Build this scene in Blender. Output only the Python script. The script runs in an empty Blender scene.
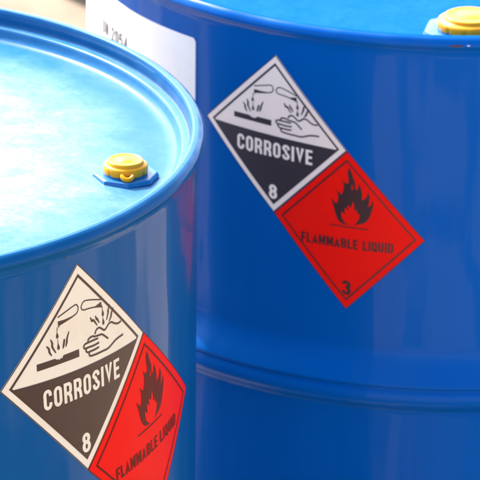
import bpy, bmesh, math, random
from mathutils import Vector, Matrix

S = bpy.context.scene
COL = S.collection
random.seed(4)

# ------------------------------------------------------------------ camera
TOP = 0.88                                    # height of a drum
PITCH, ROLL, CAM_H = 0.381827, 0.010605, 1.144298
cd = bpy.data.cameras.new('camera'); cam = bpy.data.objects.new('camera', cd); COL.objects.link(cam)
fw = Vector((0, math.cos(PITCH), -math.sin(PITCH))); up = Vector((0, math.sin(PITCH), math.cos(PITCH))); rt = Vector((1, 0, 0))
cr, sr = math.cos(ROLL), math.sin(ROLL)
R_ = rt*cr + up*sr; U_ = up*cr - rt*sr
m = Matrix((R_, U_, -fw)).transposed().to_4x4(); m.translation = (0, 0, TOP + CAM_H)
cam.matrix_world = m
cd.sensor_width = 36; cd.lens = 4720.4/480*36
cd.clip_start = 0.1; cd.clip_end = 500
cd.dof.use_dof = True; cd.dof.focus_distance = 2.98
cd.dof.aperture_fstop = cd.lens/1000/0.009
S.camera = cam

# ------------------------------------------------------------------ sky, sun, exposure
SUN = Vector((-0.45, 0.62, 0.66)).normalized()
w = bpy.data.worlds.new('World'); S.world = w; w.use_nodes = True
nt = w.node_tree; bg = nt.nodes['Background']; bg.inputs['Strength'].default_value = 0.15
sk = nt.nodes.new('ShaderNodeTexSky'); sk.sky_type = 'NISHITA'; sk.sun_disc = False
sk.air_density = 0.45; sk.dust_density = 2.5; sk.ozone_density = 0.0
sk.sun_elevation = math.asin(SUN.z); sk.sun_rotation = math.atan2(SUN.x, SUN.y)
nt.links.new(sk.outputs[0], bg.inputs['Color'])
sl = bpy.data.lights.new('sun', 'SUN'); sl.energy = 2.0; sl.angle = math.radians(0.5); sl.color = (1, 0.95, 0.86)
so = bpy.data.objects.new('sun', sl); COL.objects.link(so); so.rotation_euler = SUN.to_track_quat('Z', 'Y').to_euler()
S.view_settings.view_transform = 'Standard'; S.view_settings.look = 'None'
S.view_settings.exposure = 2.5; S.view_settings.gamma = 1

# ------------------------------------------------------------------ materials
def principled(name, col, rough=0.4, **kw):
    mt = bpy.data.materials.new(name); mt.use_nodes = True
    b = mt.node_tree.nodes['Principled BSDF']
    b.inputs['Base Color'].default_value = (*col, 1); b.inputs['Roughness'].default_value = rough
    for k, v in kw.items(): b.inputs[k.replace('_', ' ')].default_value = v
    return mt, mt.node_tree, b
def N(t, typ, **kw):
    n = t.nodes.new(typ)
    for k, v in kw.items():
        if hasattr(n, k): setattr(n, k, v)
        else: n.inputs[k.replace('_', ' ')].default_value = v
    return n
def noise(t, scale, stretch=(1, 1, 1), detail=4, rough=.55):
    tc = t.nodes.new('ShaderNodeTexCoord'); mp = N(t, 'ShaderNodeMapping'); mp.inputs['Scale'].default_value = stretch
    nz = N(t, 'ShaderNodeTexNoise', Scale=scale, Detail=detail, Roughness=rough)
    t.links.new(tc.outputs['Object'], mp.inputs[0]); t.links.new(mp.outputs[0], nz.inputs['Vector'])
    return nz.outputs['Fac']
def ramp(t, src, a, b, va, vb):
    r = N(t, 'ShaderNodeMapRange'); r.inputs['From Min'].default_value = a; r.inputs['From Max'].default_value = b
    r.inputs['To Min'].default_value = va; r.inputs['To Max'].default_value = vb
    t.links.new(src, r.inputs['Value']); return r.outputs[0]
def mixc(t, fac, ca, cb):
    mx = N(t, 'ShaderNodeMix', data_type='RGBA'); t.links.new(fac, mx.inputs[0])
    for i, c in ((6, ca), (7, cb)):
        if hasattr(c, 'links'): t.links.new(c, mx.inputs[i])
        else: mx.inputs[i].default_value = (*c, 1)
    return mx.outputs[2]
def bump(t, b, h, strength, dist, prev=None):
    bp = N(t, 'ShaderNodeBump', Strength=strength, Distance=dist); t.links.new(h, bp.inputs['Height'])
    if prev: t.links.new(prev, bp.inputs['Normal'])
    t.links.new(bp.outputs[0], b.inputs['Normal']); return bp.outputs[0]

def side_paint(name, col, dust, coat=.32):
    mt, t, b = principled(name, col, .3, Coat_Weight=coat, Coat_Roughness=.02, Coat_IOR=1.33, Specular_IOR_Level=.04)
    streak = noise(t, 30, (1, 1, .06), 4); fine = noise(t, 170, (1, 1, .8), 5, .65); blot = noise(t, 7, (1, 1, .5), 4)
    f = ramp(t, streak, .52, .85, 0, dust)
    c = mixc(t, f, col, (.10, .17, .26))
    c = mixc(t, ramp(t, blot, .35, .7, 0, .35), c, tuple(x*.72 for x in col))
    c = mixc(t, ramp(t, fine, .69, .74, 0, .35), c, (.06, .14, .26))
    t.links.new(c, b.inputs['Base Color'])
    t.links.new(ramp(t, noise(t, 20, (1, 1, .3), 6, .7), .45, .75, .015, .14), b.inputs['Coat Roughness'])
    n1 = bump(t, b, noise(t, 9, (1, 1, .13), 3, .4), 1.0, .010)
    n2 = bump(t, b, fine, .04, .0005, n1)
    t.links.new(n1, b.inputs['Coat Normal'])
    return mt
def sunlit_lid_paint(name, col, dust, amount, rlo, rhi, spec=.5, reach=(.27, .20), ior=1.3):
    """sunlit tone of the drum paint; dust film whitened mid-lid as painted sun glare"""
    mt, t, b = principled(name, col, .3, Specular_IOR_Level=spec, IOR=ior)
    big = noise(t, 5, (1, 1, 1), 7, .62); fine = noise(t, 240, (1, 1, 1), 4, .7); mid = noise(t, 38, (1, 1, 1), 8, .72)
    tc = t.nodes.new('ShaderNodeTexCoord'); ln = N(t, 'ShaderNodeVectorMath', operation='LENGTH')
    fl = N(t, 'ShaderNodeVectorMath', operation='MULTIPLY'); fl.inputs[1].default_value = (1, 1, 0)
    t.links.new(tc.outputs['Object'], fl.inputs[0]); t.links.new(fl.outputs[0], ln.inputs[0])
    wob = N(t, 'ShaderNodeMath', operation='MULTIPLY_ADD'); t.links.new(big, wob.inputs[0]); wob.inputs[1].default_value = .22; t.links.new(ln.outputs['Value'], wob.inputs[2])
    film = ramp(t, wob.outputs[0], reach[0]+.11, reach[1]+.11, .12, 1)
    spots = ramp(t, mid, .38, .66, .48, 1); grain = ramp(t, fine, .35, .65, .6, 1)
    def mul(x, y):
        n = N(t, 'ShaderNodeMath', operation='MULTIPLY')
        for i, v in enumerate((x, y)):
            if hasattr(v, 'links'): t.links.new(v, n.inputs[i])
            else: n.inputs[i].default_value = v
        return n.outputs[0]
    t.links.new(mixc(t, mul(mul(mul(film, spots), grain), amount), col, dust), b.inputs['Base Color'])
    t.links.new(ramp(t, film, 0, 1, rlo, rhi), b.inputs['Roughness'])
    n1 = bump(t, b, noise(t, 4, (1, 1, 1), 1), .10, .01)
    bump(t, b, mid, .03, .0006, n1)
    return mt
def vinyl(name, col, dirt, amount, rough=.42, ior=1.4):
    mt, t, b = principled(name, col, rough, IOR=ior)
    f = ramp(t, noise(t, 35, (1, 1, 1), 5, .65), .45, .8, 0, amount)
    t.links.new(mixc(t, f, col, dirt), b.inputs['Base Color'])
    bump(t, b, noise(t, 60, (1, 1, 1), 2), .12, .001)
    return mt
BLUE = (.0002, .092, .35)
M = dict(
    side1=side_paint('near drum side paint', (.0002, .072, .20), .10), side2=side_paint('far drum side paint', BLUE, .05, .22),  # lids below are the same paint with its sunlit cyan put into the colour
    lid1=sunlit_lid_paint('near drum sunlit lid paint', (.0002, .105, .26), (.38, .54, .60), .84, .26, .42, .09, (.265, .130), 1.42),  # pale dust colour also paints in the sun glare
    lid2=sunlit_lid_paint('far drum sunlit lid paint', (.0001, .072, .22), (.02, .15, .29), .50, .22, .30, .02, (.29, .24), 1.10),
    paper1=vinyl('cream label', (.76, .63, .43), (.62, .43, .25), .30), print1=vinyl('brown print', (.046, .016, .009), (.065, .026, .014), .6),  # near label: cream paper with brown print
    paper2=vinyl('off white label', (.94, .77, .63), (.80, .62, .50), .3), print2=vinyl('dark print', (.042, .030, .034), (.06, .04, .04), .6),
    red1=vinyl('red label near', (.78, .006, .003), (.80, .012, .006), .5, .40, 1.12), ink1=vinyl('ink near', (.10, .010, .006), (.12, .02, .01), .5, .40, 1.14),
    red2=vinyl('red label far', (.92, .010, .005), (.80, .012, .008), .5, .40, 1.14), ink2=vinyl('ink far', (.045, .016, .014), (.07, .02, .02), .5),
    white=vinyl('white paper label', (.86, .82, .75), (.75, .70, .62), .35, .5),
    grey_ink=principled('faded grey ink', (.045, .045, .043), .6)[0],
    rust=principled('rust', (.085, .035, .02), .8)[0],
)
def cap_mat():
    mt, t, b = principled('yellow plastic', (.74, .28, .002), .38, IOR=1.30)
    t.links.new(mixc(t, ramp(t, noise(t, 120, (1, 1, 1), 4), .5, .75, 0, .5), (.76, .30, .002), (.52, .19, .006)), b.inputs['Base Color'])
    bump(t, b, noise(t, 200, (1, 1, 1), 2), .1, .0005)
    return mt
M['cap'] = cap_mat()
M['flange'] = vinyl('bung flange paint', (.001, .11, .28), (.05, .20, .32), .4, .30)

# ------------------------------------------------------------------ mesh helpers
def link(name, bm, mats, parent=None, smooth=True, sharp=35):
    me = bpy.data.meshes.new(name); bm.normal_update(); bm.to_mesh(me); bm.free()
    for x in (mats if isinstance(mats, (list, tuple)) else [mats]): me.materials.append(x)
    if smooth:
        for p in me.polygons: p.use_smooth = True
        me.set_sharp_from_angle(angle=math.radians(sharp))
    o = bpy.data.objects.new(name, me); COL.objects.link(o)
    if parent: o.parent = parent
    return o
def lathe(prof, n=256, center=True):
    bm = bmesh.new(); rings = []
    for r, z in prof:
        if r < 1e-6: rings.append([bm.verts.new((0, 0, z))])
        else: rings.append([bm.verts.new((r*math.cos(2*math.pi*i/n), r*math.sin(2*math.pi*i/n), z)) for i in range(n)])
    for A, B in zip(rings, rings[1:]):
        for i in range(n):
            j = (i+1) % n
            if len(A) == 1 and len(B) == 1: continue
            if len(A) == 1: bm.faces.new((A[0], B[i], B[j]))
            elif len(B) == 1: bm.faces.new((A[i], B[0], A[j]))
            else: bm.faces.new((A[i], B[i], B[j], A[j]))
    bmesh.ops.recalc_face_normals(bm, faces=bm.faces)
    return bm
def smooth_prof(pts, k=4):
    out = []
    for i in range(len(pts)-1):
        p0 = pts[max(i-1, 0)]; p1 = pts[i]; p2 = pts[i+1]; p3 = pts[min(i+2, len(pts)-1)]
        for j in range(k):
            t = j/k
            out.append(tuple(.5*((2*b)+(-a+c)*t+(2*a-5*b+4*c-d)*t*t+(-a+3*b-3*c+d)*t**3) for a, b, c, d in zip(p0, p1, p2, p3)))
    out.append(pts[-1]); return out

RB = 0.286
# ------------------------------------------------------------------ flat artwork wrapped on a drum side
class Quad:
    """label coordinates (x, y), corners (0,1) (-1,0) (0,-1) (1,0) -> arc length and height on the drum side"""
    def __init__(s, T, L, B, R): s.c = [Vector(q) for q in (T, L, B, R)]
    def __call__(s, x, y):
        a = (x+y+1)/2; b = (y-x+1)/2; T, L, B, R = s.c
        return B*(1-a)*(1-b) + R*a*(1-b) + L*(1-a)*b + T*a*b
class Plain:
    def __call__(s, x, y): return Vector((x, y))
def wrap(name, bm, q, lift, mat, parent, step=.05, thick=0.0):
    xs = [v.co.x for v in bm.verts]; x = min(xs) + step
    while x < max(xs) - 1e-5:
        g = bm.verts[:] + bm.edges[:] + bm.faces[:]
        bmesh.ops.bisect_plane(bm, geom=g, plane_co=(x, 0, 0), plane_no=(1, 0, 0), dist=1e-6); x += step
    if thick:
        for v in bm.verts: v.co.z = 0
        r = bmesh.ops.extrude_face_region(bm, geom=bm.faces[:])
        for v in r['geom']:
            if isinstance(v, bmesh.types.BMVert): v.co.z = -thick
    for v in bm.verts:
        s_ = q(v.co.x, v.co.y); th = s_[0]/RB; r = RB + lift + v.co.z
        v.co = (r*math.cos(th), r*math.sin(th), s_[1])
    bmesh.ops.recalc_face_normals(bm, faces=bm.faces)
    if not thick:
        bm.normal_update()
        fl = [f for f in bm.faces if f.normal.dot(Vector((f.calc_center_median().x, f.calc_center_median().y, 0))) < 0]
        if fl: bmesh.ops.reverse_faces(bm, faces=fl)
    return link(name, bm, mat, parent, smooth=not thick)
def poly(bm, pts, z=0.0):
    vs = [bm.verts.new((x, y, z)) for x, y in pts]
    f = bm.faces.new(vs); bmesh.ops.triangulate(bm, faces=[f])
def crsm(pts, k=6, closed=False):
    n = len(pts); out = []
    for i in range(n if closed else n-1):
        g = (lambda j: pts[j % n]) if closed else (lambda j: pts[min(max(j, 0), n-1)])
        P = [g(i-1), g(i), g(i+1), g(i+2)]
        for j in range(k):
            t = j/k
            out.append(tuple(.5*((2*b)+(-a+c)*t+(2*a-5*b+4*c-d)*t*t+(-a+3*b-3*c+d)*t**3) for a, b, c, d in zip(*P)))
    if not closed: out.append(pts[-1])
    return out
def stroke(bm, pts, wd, z=0.0, closed=False, taper=False, mitre=False):
    n = len(pts); L = []; R = []
    for i in range(n):
        a = pts[(i-1) % n] if (closed or i > 0) else pts[i]; b = pts[(i+1) % n] if (closed or i < n-1) else pts[i]
        d = Vector((b[0]-a[0], b[1]-a[1])); d = d.normalized() if d.length > 0 else Vector((1, 0)); nn = Vector((-d.y, d.x))
        h = wd/2*(1 if not taper else .35+.65*math.sin(math.pi*(i+.5)/n))
        if mitre and a is not pts[i] and b is not pts[i]:
            e = Vector((pts[i][0]-a[0], pts[i][1]-a[1])).normalized(); f = Vector((b[0]-pts[i][0], b[1]-pts[i][1])).normalized()
            k = e + f
            if k.length > .2:
                k.normalize(); nn = Vector((-k.y, k.x)); h = min(h/max(abs(nn.dot(Vector((-e.y, e.x)))), .38), wd*1.3)
        L.append(bm.verts.new((pts[i][0]+nn.x*h, pts[i][1]+nn.y*h, z))); R.append(bm.verts.new((pts[i][0]-nn.x*h, pts[i][1]-nn.y*h, z)))
    for i in range(n if closed else n-1):
        j = (i+1) % n; bm.faces.new((L[i], R[i], R[j], L[j]))
def frame(bm, r0, r1):
    """square ring between half diagonals r0 < r1"""
    c = [(0, 1), (-1, 0), (0, -1), (1, 0)]
    A = [bm.verts.new((x*r0, y*r0, 0)) for x, y in c]; B = [bm.verts.new((x*r1, y*r1, 0)) for x, y in c]
    for i in range(4): bm.faces.new((A[i], B[i], B[(i+1) % 4], A[(i+1) % 4]))
def arc(cx, cy, rx, ry, a0, a1, k=7):
    return [(cx+rx*math.cos(math.radians(a0+(a1-a0)*i/k)), cy+ry*math.sin(math.radians(a0+(a1-a0)*i/k))) for i in range(k+1)]
def glyphs(t, e):
    """condensed grotesque capitals as pen strokes; cap height 1, pen t, returns {char: (width, [(points, closed)])}"""
    h = t/2; T = 1-h; B = h; c = min(.15, (.47-t)/2-.004); G = {}
    def oval(x0, x1, y0, y1):
        return arc(x1-c, y1-c*1.3, c, c*1.3, 0, 90) + arc(x0+c, y1-c*1.3, c, c*1.3, 90, 180) + arc(x0+c, y0+c*1.3, c, c*1.3, 180, 270) + arc(x1-c, y0+c*1.3, c, c*1.3, 270, 360)
    W = .47; x0, x1 = h, W-h
    G['O'] = (W, [(oval(x0, x1, B, T), 1)])
    G['Q'] = (W, [(oval(x0, x1, B, T), 1), ([(W*.52, .24), (W*.98, -.03)], 0)])
    G['U'] = (W, [([(x0, 1)] + arc(x0+c, B+c*1.3, c, c*1.3, 180, 270) + arc(x1-c, B+c*1.3, c, c*1.3, 270, 360) + [(x1, 1)], 0)])
    G['C'] = (W, [([(x1, .66)] + arc(x1-c, T-c*1.3, c, c*1.3, 0, 90) + arc(x0+c, T-c*1.3, c, c*1.3, 90, 180) + arc(x0+c, B+c*1.3, c, c*1.3, 180, 270) + arc(x1-c, B+c*1.3, c, c*1.3, 270, 360) + [(x1, .34)], 0)])
    G['D'] = (W, [([(x0, B), (x0, T)] + arc(x1-c, T-c*1.2, c, c*1.2, 90, 0) + arc(x1-c, B+c*1.2, c, c*1.2, 0, -90), 1)])
    G['I'] = (t, [([(h, 0), (h, 1)], 0)])
    G['L'] = (W*.86, [([(x0, 1), (x0, B), (W*.86, B)], 0)])
    G['F'] = (W*.86, [([(x0, 0), (x0, T), (W*.86, T)], 0), ([(x0+h, .5), (W*.78, .5)], 0)])
    G['E'] = (W*.88, [([(W*.88, T), (x0, T), (x0, B), (W*.88, B)], 0), ([(x0+h, .5), (W*.82, .5)], 0)])
    G['R'] = (W*1.02, [([(x0, 0), (x0, T)] + arc(x1-.12, T-.14, .12, .14, 90, 0) + arc(x1-.12, .46+.14, .12, .14, 0, -90) + [(x0+h, .46)], 0), ([(x1-.13, .44), (x1-.02, .34), (x1+.005, .2), (x1+.02, 0)], 0)])
    G['B'] = (W, [([(x0, B), (x0, T)] + arc(x1-.135, T-.135, .12, .135, 90, 0) + arc(x1-.135, .52+.13, .12, .13, 0, -90) + [(x0+h, .52)], 0), ([(x1-.15, .50)] + arc(x1-.135, .37, .135, .13, 90, 0) + arc(x1-.135, B+.14, .135, .14, 0, -90) + [(x0, B)], 0)])
    G['S'] = (W, [([(x1, .69)] + arc(x1-c, T-.17, c, .17, 0, 90) + arc(x0+c, T-.17, c, .17, 90, 190) + [(x0+c*.9, .58), (x1-c*.9, .44)] + arc(x1-c, B+.17, c, .17, 20, -90) + arc(x0+c, B+.17, c, .17, 270, 180) + [(x0, .31)], 0)])
    G['A'] = (W*1.08, [([(h*.9, 0), (W*.54, .80), (W*1.08-h*.9, 0)], 0), ([(W*.25, .26), (W*.83, .26)], 0)])
    G['V'] = (W*1.04, [([(h*.9, 1), (W*.52, .20), (W*1.04-h*.9, 1)], 0)])
    G['M'] = (W*1.28, [([(h, 0), (h, 1)], 0), ([(h+.02, .97), (W*.64, .24), (W*1.28-h-.02, .97)], 0), ([(W*1.28-h, 0), (W*1.28-h, 1)], 0)])
    G['N'] = (W*1.02, [([(h, 0), (h, 1)], 0), ([(h, .95), (W*1.02-h, .05)], 0), ([(W*1.02-h, 0), (W*1.02-h, 1)], 0)])
    G['8'] = (W, [(arc((x0+x1)/2, .53+(T-.53)/2, (x1-x0)/2*.92, (T-.53)/2, 0, 340, 18), 1), (arc((x0+x1)/2, B+(.53-B)/2, (x1-x0)/2, (.53-B)/2, 0, 340, 18), 1)])
    G['3'] = (W, [([(x0, .74)] + arc((x0+x1)/2, .53+(T-.53)/2, (x1-x0)/2*.95, (T-.53)/2, 160, -70, 14) + [(W*.42, .53)], 0), ([(W*.45, .53)] + arc((x0+x1)/2, B+(.53-B)/2, (x1-x0)/2, (.53-B)/2, 75, -170, 16) + [(x0, .29)], 0)])
    G['2'] = (W, [([(x0, .70)] + arc((x0+x1)/2, T-.2, (x1-x0)/2, .2, 180, -30, 12) + [(x0, B), (W, B)], 0)])
    G['0'] = G['O']
    G['5'] = (W, [([(x1, T), (x0+.02, T), (x0, .54)] + arc((x0+x1)/2, .34, (x1-x0)/2, .27, 110, -165, 14), 0)])
    G['4'] = (W, [([(x1-.07, 0), (x1-.07, .98), (x0, .25), (W, .25)], 0)])
    G[' '] = (.22, [])
    return G
def text(bm, body, x0, y0, x1, y1, y0r=None, y1r=None, pen=.16, gap=.10):
    """lettering filling the box x0..x1, y0..y1; the right end may sit at other heights"""
    G = glyphs(pen, 0); tb = bmesh.new(); x = 0; n = 0
    for ch in body:
        wd, st = G[ch]
        for pts, cl in st:
            P = [pts[0]]
            for q in pts[1:]:
                if math.hypot(q[0]-P[-1][0], q[1]-P[-1][1]) > .004: P.append(q)
            if cl and math.hypot(P[0][0]-P[-1][0], P[0][1]-P[-1][1]) < .004: P.pop()
            n += 1
            stroke(tb, [(a+x, b) for a, b in P], pen, (n % 4)*.000012, closed=bool(cl), mitre=True)
        x += wd + gap
    x -= gap; y0r = y0 if y0r is None else y0r; y1r = y1 if y1r is None else y1r
    for v in tb.verts:
        u = v.co.x/x; lo = y0+(y0r-y0)*u; hi = y1+(y1r-y1)*u
        v.co.x = x0+(x1-x0)*u; v.co.y = lo+(hi-lo)*v.co.y
    me = bpy.data.meshes.new('t'); tb.to_mesh(me); tb.free(); bm.from_mesh(me); bpy.data.meshes.remove(me)
def dropshape(bm, top, bot, r):
    x0, y0 = top; x1, y1 = bot
    pts = [(x0, y0)]
    for i in range(9):
        a = math.radians(25 - i*230/8); pts.append((x1+r*math.cos(a), y1+r*1.2*math.sin(a)))
    poly(bm, pts)

F = {
    'tube1': [(-0.287,0.552),(-0.176,0.582),(-0.058,0.612),(-0.027,0.599),(-0.016,0.568),(-0.034,0.532),(-0.078,0.514),(-0.187,0.49),(-0.277,0.473)],
    'liq1': [(-0.286,0.513),(-0.204,0.51),(-0.099,0.516),(-0.078,0.514),(-0.187,0.49),(-0.266,0.475),(-0.277,0.446),(-0.285,0.468)],
    'drop1': [(-0.303,0.421),(-0.302,0.373)],
    'drop2': [(-0.296,0.318),(-0.294,0.262)],
    'spl1': [[(-0.441,0.312),(-0.413,0.28),(-0.408,0.247),(-0.382,0.207)],[(-0.388,0.365),(-0.368,0.323),(-0.37,0.289),(-0.328,0.22)],[(-0.151,0.383),(-0.183,0.314),(-0.185,0.287),(-0.204,0.247)],[(-0.216,0.329),(-0.221,0.292),(-0.238,0.239)]],
    'bar': [(-0.57,0.167),(-0.346,0.17),(-0.323,0.154),(-0.308,0.157),(-0.292,0.145),(-0.271,0.156),(-0.254,0.151),(-0.236,0.176),(-0.031,0.178),(-0.031,0.105),(-0.3,0.105),(-0.57,0.101)],
    'tube2': [(0.31,0.555),(0.202,0.588),(0.092,0.613),(0.049,0.603),(0.024,0.564),(0.051,0.532),(0.124,0.525),(0.212,0.512),(0.306,0.488)],
    'liq2': [(0.124,0.525),(0.219,0.518),(0.312,0.536),(0.309,0.476),(0.291,0.488),(0.212,0.507)],
    'drop3': [(0.321,0.466),(0.327,0.408)],
    'drop4': [(0.324,0.381),(0.33,0.324)],
    'spl2': [[(0.142,0.434),(0.164,0.393),(0.189,0.39),(0.238,0.326)],[(0.217,0.427),(0.229,0.395),(0.244,0.384),(0.268,0.342)],[(0.433,0.47),(0.407,0.418),(0.408,0.4),(0.378,0.333)],[(0.488,0.421),(0.458,0.38),(0.448,0.348),(0.415,0.309)]],
    'hand': [[(0.606,0.25),(0.55,0.245),(0.49,0.268),(0.456,0.289),(0.412,0.289),(0.346,0.249),(0.294,0.28),(0.258,0.298),(0.218,0.285),(0.199,0.253),(0.237,0.252),(0.31,0.252),(0.346,0.224),(0.398,0.173)],[(0.202,0.229),(0.156,0.244),(0.104,0.232),(0.096,0.202)],[(0.242,0.201),(0.166,0.202),(0.06,0.2),(0.035,0.181),(0.047,0.158),(0.083,0.155)],[(0.253,0.156),(0.166,0.151),(0.083,0.155),(0.062,0.135),(0.08,0.114),(0.112,0.107)],[(0.25,0.113),(0.185,0.108),(0.112,0.107),(0.107,0.077),(0.13,0.064),(0.203,0.058),(0.306,0.057),(0.392,0.059),(0.511,0.1),(0.629,0.112)]],
    'flame': [(0.03,0.797),(0.058,0.746),(0.082,0.678),(0.106,0.62),(0.106,0.564),(0.118,0.527),(0.138,0.538),(0.158,0.614),(0.182,0.561),(0.199,0.493),(0.193,0.413),(0.237,0.435),(0.263,0.472),(0.276,0.529),(0.295,0.477),(0.292,0.414),(0.274,0.34),(0.301,0.351),(0.344,0.43),(0.342,0.358),(0.319,0.275),(0.294,0.207),(0.263,0.155),(0.214,0.119),(0.15,0.097),(0.069,0.07),(0.003,0.065),(-0.079,0.079),(-0.121,0.118),(-0.155,0.191),(-0.171,0.267),(-0.21,0.37),(-0.171,0.338),(-0.138,0.306),(-0.114,0.358),(-0.115,0.421),(-0.134,0.488),(-0.105,0.461),(-0.072,0.437),(-0.048,0.481),(-0.04,0.546),(-0.057,0.629),(-0.024,0.596),(0.008,0.586),(0.025,0.612),(0.013,0.681),(0.009,0.745)],
    'inner': [(0.038,0.063),(-0.022,0.09),(-0.063,0.138),(-0.071,0.192),(-0.067,0.232),(-0.047,0.203),(-0.024,0.197),(-0.028,0.239),(-0.021,0.289),(0.002,0.26),(0.021,0.257),(0.011,0.302),(0.015,0.326),(0.037,0.299),(0.057,0.297),(0.08,0.385),(0.096,0.317),(0.097,0.27),(0.113,0.265),(0.129,0.288),(0.132,0.236),(0.165,0.23),(0.163,0.178),(0.125,0.111),(0.077,0.07)],
    'slit': [(0.065,0.596),(0.079,0.559),(0.075,0.519),(0.059,0.54)],
    'line': [(-0.173,0.03),(0.275,0.055)],
}

def corrosive(parent, q, paper, ink, label):
    bm = bmesh.new(); poly(bm, [(0, 1), (-1, 0), (0, -1), (1, 0)])
    lb = wrap('corrosive_label', bm, q, .00045, paper, parent, thick=.00035); lb['label'] = label
    bm = bmesh.new(); frame(bm, .865, .90)
    wrap('border', bm, q, .0006, ink, lb)
    bm = bmesh.new(); frame(bm, .985, .9995)  # thin dark line paints in the shadow at the label's edge
    wrap('edge_shadow', bm, q, .00055, ink, lb)
    bm = bmesh.new(); poly(bm, [(-.866, -.012), (0, -.872), (.866, -.012)])
    wrap('dark_panel', bm, q, .0007, ink, lb)
    # symbol: two test tubes pouring on a bar and on a hand
    bm = bmesh.new()
    stroke(bm, crsm(F['tube1'][:]), .013, 0.0)
    stroke(bm, crsm(F['tube2'][:]), .013, 0.0)
    wrap('test_tubes', bm, q, .00062, ink, lb)
    bm = bmesh.new(); poly(bm, F['liq1']); poly(bm, F['liq2'])
    for k in ('drop1', 'drop2', 'drop3', 'drop4'): dropshape(bm, F[k][0], F[k][1], .017)
    stroke(bm, [(-.296, .462), (-.302, .420)], .009, .00001); stroke(bm, [(-.300, .345), (-.297, .312)], .007, .00001)
    stroke(bm, [(.315, .50), (.321, .462)], .010, .00001); stroke(bm, [(.325, .405), (.324, .378)], .007, .00001)
    wrap('pouring_liquid', bm, q, .00064, ink, lb)
    bm = bmesh.new()
    for i, s_ in enumerate(F['spl1'] + F['spl2']): stroke(bm, crsm(s_, 4), .025, i*.000004, taper=True)
    wrap('splashes', bm, q, .0006, ink, lb)
    bm = bmesh.new(); poly(bm, F['bar']); wrap('etched_bar', bm, q, .0006, ink, lb)
    bm = bmesh.new()
    for i, s_ in enumerate([F['hand'][0][:10], [(.205, .232), (.245, .226), (.295, .222), (.335, .196), (.392, .150)]] + F['hand'][1:]): stroke(bm, crsm(s_, 5), .019, i*.000012)
    wrap('hand_outline', bm, q, .00062, ink, lb)
    bm = bmesh.new(); text(bm, 'CORROSIVE', -.517, -.292, .542, -.098, -.272, -.083, pen=.165, gap=.11)
    wrap('lettering', bm, q, .0008, paper, lb)
    bm = bmesh.new(); text(bm, '8', -.060, -.825, .055, -.640, pen=.17)
    wrap('class_number', bm, q, .0008, paper, lb)
    return lb
def flammable(parent, q, red, ink, label):
    bm = bmesh.new(); poly(bm, [(0, 1), (-1, 0), (0, -1), (1, 0)])
    lb = wrap('flammable_label', bm, q, .0004, red, parent, thick=.0003); lb['label'] = label
    bm = bmesh.new(); frame(bm, .865, .893)
    wrap('border', bm, q, .0006, ink, lb)
    bm = bmesh.new(); frame(bm, .988, .9995)  # edge shadow drawn as a thin ink line
    wrap('edge_shadow', bm, q, .0005, ink, lb)
    bm = bmesh.new(); poly(bm, F['flame']); wrap('flame_symbol', bm, q, .0006, ink, lb)
    bm = bmesh.new(); poly(bm, F['inner']); poly(bm, F['slit']); wrap('inner_flame', bm, q, .00075, red, lb)
    bm = bmesh.new(); stroke(bm, [(-.215, .033), (.275, .050)], .014); wrap('ground_line', bm, q, .0006, ink, lb)
    bm = bmesh.new(); text(bm, 'FLAMMABLE LIQUID', -.610, -.262, .604, -.140, -.200, -.080, pen=.17, gap=.10)
    wrap('lettering', bm, q, .0006, ink, lb)
    bm = bmesh.new(); text(bm, '3', -.060, -.818, .062, -.640, pen=.17)
    wrap('class_number', bm, q, .0006, ink, lb)
    return lb

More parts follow.
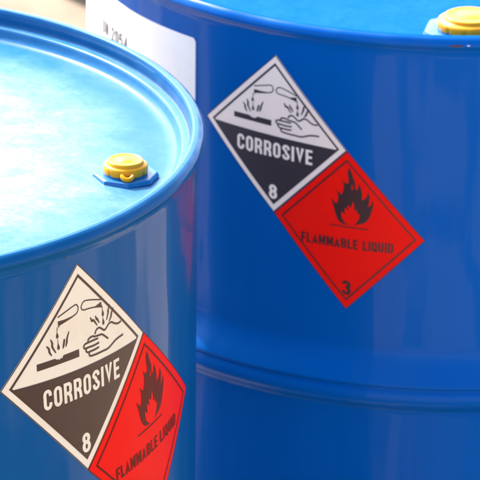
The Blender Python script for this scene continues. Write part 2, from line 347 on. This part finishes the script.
# ------------------------------------------------------------------ drum
def crown(r): return -.0208 + .0065*(1-(min(r, .258)/.258)**2)
def drum(loc, side, lid, label, hz=.2802):
    root = bpy.data.objects.new('steel_drum', None); COL.objects.link(root); root.location = loc; root.empty_display_size = .1
    root['label'] = label; root['category'] = 'drum'; root['group'] = 'blue steel drums standing side by side'
    def hoop(z0):
        return [(.286, z0+.032), (.2861, z0+.028), (.2870, z0+.023), (.2898, z0+.0165), (.2945, z0+.009), (.2975, z0+.0040), (.2980, z0+.0022), (.2966, z0+.0004),
                (.2963, z0-.0008), (.2982, z0-.0036), (.2990, z0-.0075), (.2978, z0-.0122), (.2938, z0-.0165), (.2890, z0-.0198), (.2865, z0-.0225), (.286, z0-.026)]
    z = TOP - hz
    prof = [(.2868, TOP-.0002), (.2882, TOP-.0007), (.2896, TOP-.0018), (.2907, TOP-.0032), (.2914, TOP-.0046), (.2917, TOP-.0058), (.2913, TOP-.0070), (.2902, TOP-.0080), (.2880, TOP-.0105), (.2864, TOP-.0135), (.286, TOP-.018), (.286, TOP-.10), (.286, TOP-.2)]
    prof += smooth_prof(hoop(z), 3) + [(.286, z-.1)] + smooth_prof(hoop(z-.29), 3) + [(.286, .10), (.286, .018), (.2864, .0135), (.288, .0105), (.2905, .0085), (.2917, .005), (.290, .001), (.286, 0), (.281, .001), (.278, .006), (.277, .018), (0, .018)]
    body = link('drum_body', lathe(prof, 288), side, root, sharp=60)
    body.location = (0, 0, 0)
    link('inner_wall', lathe([(r, TOP+zz) for r, zz in smooth_prof([(.2800, -.0108), (.2808, -.0098), (.2811, -.0080), (.2813, -.0055), (.2822, -.0030)], 3)], 288), side, root, sharp=60)  # side paint here stands for the shade inside the recess
    prof = [(r, crown(r)) for r in (0, .03, .06, .09, .12, .15, .18, .20, .22, .235, .248, .256)] + [(.262, -.0208), (.2665, -.0205), (.2700, -.0195), (.2722, -.0178), (.2735, -.0155), (.2744, -.0130), (.2755, -.0117), (.2775, -.0112), (.2800, -.0108)]
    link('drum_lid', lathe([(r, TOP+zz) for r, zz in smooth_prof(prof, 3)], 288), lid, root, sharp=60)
    prof = [(.2822, -.0030), (.2824, -.0010), (.2832, 0), (.2850, .0001), (.2868, -.0002)]
    link('rim', lathe([(r, TOP+zz) for r, zz in smooth_prof(prof, 3)], 288), lid, root, sharp=60)  # crest painted in the sunlit tone; the shaded lip takes side paint
    return root
def bung(root, x, y, k, h, turn, tab, label):
    """x, y from the drum's axis; k = radius of the cap, h = height factor"""
    zl = TOP + crown(math.hypot(x, y)) - .0004; bm = bmesh.new(); n = 8; rings = []
    R8 = k*1.50
    for r, z in ((R8, .0), (R8*1.0, .0006), (R8*.95, .0026), (R8*.92, .0029), (k*.96, .0029), (k*.93, .0062), (0, .0062)):
        if r == 0: rings.append([bm.verts.new((0, 0, z))]); continue
        nn = 64; ring = []
        for i in range(nn):
            a = 2*math.pi*i/nn; rr = r
            if r > k*1.2:                                   # octagon outline
                w_ = (a - turn) % (math.pi/4) - math.pi/8
                rr = r*math.cos(math.pi/8)/math.cos(w_)
            ring.append(bm.verts.new((rr*math.cos(a), rr*math.sin(a), z)))
        rings.append(ring)
    for A, B in zip(rings, rings[1:]):
        for i in range(64):
            j = (i+1) % 64
            if len(B) == 1: bm.faces.new((A[i], A[j], B[0]))
            else: bm.faces.new((A[i], A[j], B[j], B[i]))
    for v in bm.verts: v.co.z *= h
    bmesh.ops.recalc_face_normals(bm, faces=bm.faces)
    fl = link('bung_flange', bm, M['flange'], root, sharp=25); fl.location = (x, y, zl+.0001)
    s = k; zz = .0034*h
    prof = [(s*.90, 0), (s*.985, .0004), (s*1.0, .0016), (s*1.0, .0036), (s*.97, .0048), (s*.90, .0054), (s*.82, .0055), (s*.805, .0060), (s*.79, .0072), (s*.75, .0077), (s*.70, .0077), (s*.67, .0074), (s*.60, .0073), (s*.3, .0074), (s*.28, .0076), (0, .0077)]
    cb = lathe([(r, z*h) for r, z in prof], 192)
    for v in cb.verts:
        if v.co.z < .0020*h and v.co.length > s*.8:
            q = 1 - .05*max(0, math.cos(11*math.atan2(v.co.y, v.co.x)+.6))**6
            v.co.x *= q; v.co.y *= q
    cp = link('bung_cap', cb, M['cap'], fl, sharp=60)
    cp.location = (0, 0, zz); cp['label'] = label
    if tab:
        bm = bmesh.new(); nn, mm = 20, 8; rr = []
        for i in range(nn+1):
            a = math.pi*(i/nn) + math.pi; cx, cy = .0036*math.cos(a), .0040*math.sin(a)
            ring = []
            for j in range(mm):
                b = 2*math.pi*j/mm; q = .0016
                ring.append(bm.verts.new((cx+q*math.cos(b)*math.cos(a), cy+q*math.cos(b)*math.sin(a), q*math.sin(b)*1.1)))
            rr.append(ring)
        for A, B in zip(rr, rr[1:]):
            for j in range(mm): bm.faces.new((A[j], A[(j+1) % mm], B[(j+1) % mm], B[j]))
        bm.faces.new(rr[0][::-1]); bm.faces.new(rr[-1])
        bmesh.ops.recalc_face_normals(bm, faces=bm.faces)
        tb = link('pull_tab', bm, M['cap'], fl)
        a = tab; tb.location = (s*.99*math.cos(a), s*.99*math.sin(a), .0066); tb.rotation_euler = (math.radians(28), 0, a+math.pi/2)
    return fl

D1 = Vector((-.316026, 3.055094, 0)); D2 = Vector((.162328, 3.564747, -.0092))
d1 = drum(D1, M['side1'], M['lid1'], 'blue steel drum in front at left, dusty lid with painted glare and cream corrosive label', hz=.31)
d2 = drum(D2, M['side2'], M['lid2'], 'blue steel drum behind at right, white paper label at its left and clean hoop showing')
def up_(q): return [(a, b+TOP) for a, b in q]
Q1 = Quad(*up_([(-.2144, -.0218), (-.2791, -.0958), (-.2047, -.1736), (-.1421, -.0949)]))
QR1 = Quad(*up_([(-.1418, -.0951), (-.2043, -.1740), (-.1255, -.2470), (-.0617, -.1675)]))
Q2 = Quad(*up_([(-.5921, -.0281), (-.6548, -.0896), (-.5920, -.1538), (-.5337, -.0954)]))
QR2 = Quad(*up_([(-.5335, -.0956), (-.5917, -.1541), (-.5321, -.2229), (-.4731, -.1625)]))
corrosive(d1, Q1, M['paper1'], M['print1'], 'cream corrosive diamond label with brown print')
flammable(d1, QR1, M['red1'], M['ink1'], 'red flammable liquid diamond label')
corrosive(d2, Q2, M['paper2'], M['print2'], 'off white corrosive diamond label with dark print')
flammable(d2, QR2, M['red2'], M['ink2'], 'bright red flammable liquid diamond label')
# white paper label round the left of the far drum
bm = bmesh.new(); poly(bm, [(-.90, TOP-.300), (-.6668, TOP-.300), (-.6668, TOP-.034), (-.6690, TOP-.0315), (-.90, TOP-.0315)])
wl = wrap('paper_label', bm, Plain(), .0005, M['white'], d2, step=.004, thick=.0004); wl['label'] = 'white paper label with faded UN 2054'
bm = bmesh.new(); text(bm, 'UN 2054', -.8040, TOP-.0665, -.7535, TOP-.0555, pen=.16, gap=.14)
wrap('lettering', bm, Plain(), .00065, M['grey_ink'], wl, step=.003)
# bungs
bung(d1, -.0788-D1.x, 3.0142-D1.y, .0154, 1.15, math.radians(-85), math.radians(-84), 'small yellow bung cap with pull tab')
bung(d2, .1704-D2.x, 3.3429-D2.y, .0243, 1.3, math.radians(-78), 0, 'large yellow bung cap')

# ------------------------------------------------------------------ ground
def ground_mat(name, a, b_, sc):
    mt, t, b = principled(name, a, .85)
    f = noise(t, sc, (1, 1, 1), 8, .7); g = noise(t, 1.1, (1, 1, 1), 5, .6)
    c = mixc(t, ramp(t, f, .35, .7, 0, 1), a, b_)
    t.links.new(mixc(t, ramp(t, g, .4, .7, 0, .5), c, tuple(x*.6 for x in a)), b.inputs['Base Color'])
    bump(t, b, f, .5, .004); return mt
def sheet(name, x0, y0, x1, y1, z, mat):
    bm = bmesh.new(); bm.faces.new([bm.verts.new(q) for q in ((x0, y0, z), (x1, y0, z), (x1, y1, z), (x0, y1, z))])
    o = link(name, bm, mat, smooth=False); o['kind'] = 'structure'; return o
def yard_mat():
    """dark asphalt; unseen pale sandy patches added for bounce light and reflected streaks"""
    mt, t, b = principled('asphalt with bounce patches', (.05, .05, .05), .85)
    f = noise(t, 60, (1, 1, 1), 6, .7); g = noise(t, 1.9, (1, .8, 1), 3, .5)
    c = mixc(t, ramp(t, f, .35, .7, 0, 1), (.040, .040, .042), (.075, .073, .070))
    d = mixc(t, f, (.46, .35, .22), (.60, .47, .32))
    t.links.new(mixc(t, ramp(t, g, .44, .50, 0, 1), c, d), b.inputs['Base Color'])
    bump(t, b, f, .5, .004); return mt
sheet('ground', -200, -200, 200, 200, -.0135, yard_mat())
sheet('concrete_pavement', -30, 4.4, 30, 14, -.0095, ground_mat('pale concrete', (.19, .135, .085), (.29, .22, .15), 5))

def pallet(loc, rz):
    root = bpy.data.objects.new('wooden_pallet', None); COL.objects.link(root); root.location = loc; root.rotation_euler = (0, 0, rz)
    root['label'] = 'brown wooden pallet lying on the pale ground behind the drums'; root['category'] = 'pallet'
    mt, t, b = principled('weathered wood', (.16, .085, .04), .8)
    t.links.new(mixc(t, noise(t, 8, (1, 9, 9), 6, .6), (.09, .045, .02), (.26, .15, .08)), b.inputs['Base Color'])
    def board(name, x, y, z, a, b_, c):
        bm = bmesh.new(); bmesh.ops.create_cube(bm, size=1)
        for v in bm.verts: v.co = (x+v.co.x*a, y+v.co.y*b_, z+v.co.z*c)
        bmesh.ops.bevel(bm, geom=bm.edges[:], offset=.002, segments=1, affect='EDGES')
        link(name, bm, mt, root, smooth=False)
    for i in range(7): board('deck_board', .5, .05+i*.1167, .1315, 1.0, .095, .018)
    for i in range(3):
        board('stringer', .05+i*.45, .4, .111, .10, .8, .020)
        for j in range(3): board('block', .05+i*.45, .05+j*.35, .060, .10, .10, .0795)
        board('base_board', .05+i*.45, .4, .0095, .10, .8, .019)
pallet((-.246, 5.93, -.0095), math.radians(4))
def fleck(parent, s0, z0, w_, h_, lift, mat, name):
    bm = bmesh.new(); rr = [random.uniform(.6, 1.1) for _ in range(11)]
    poly(bm, [(s0+w_*rr[i]*math.cos(2*math.pi*i/11), TOP+z0+h_*rr[i]*math.sin(2*math.pi*i/11)) for i in range(11)])
    wrap(name, bm, Plain(), lift, mat, parent, step=.002)
fleck(d2, -.4533, -.0052, .0062, .0011, .0060, M['rust'], 'rust_spot')
fleck(d2, -.4450, -.0050, .0013, .0005, .0060, M['white'], 'paint_chip')
fleck(d1, -.2251, -.0150, .0009, .0007, .0007, M['rust'], 'rust_spot')
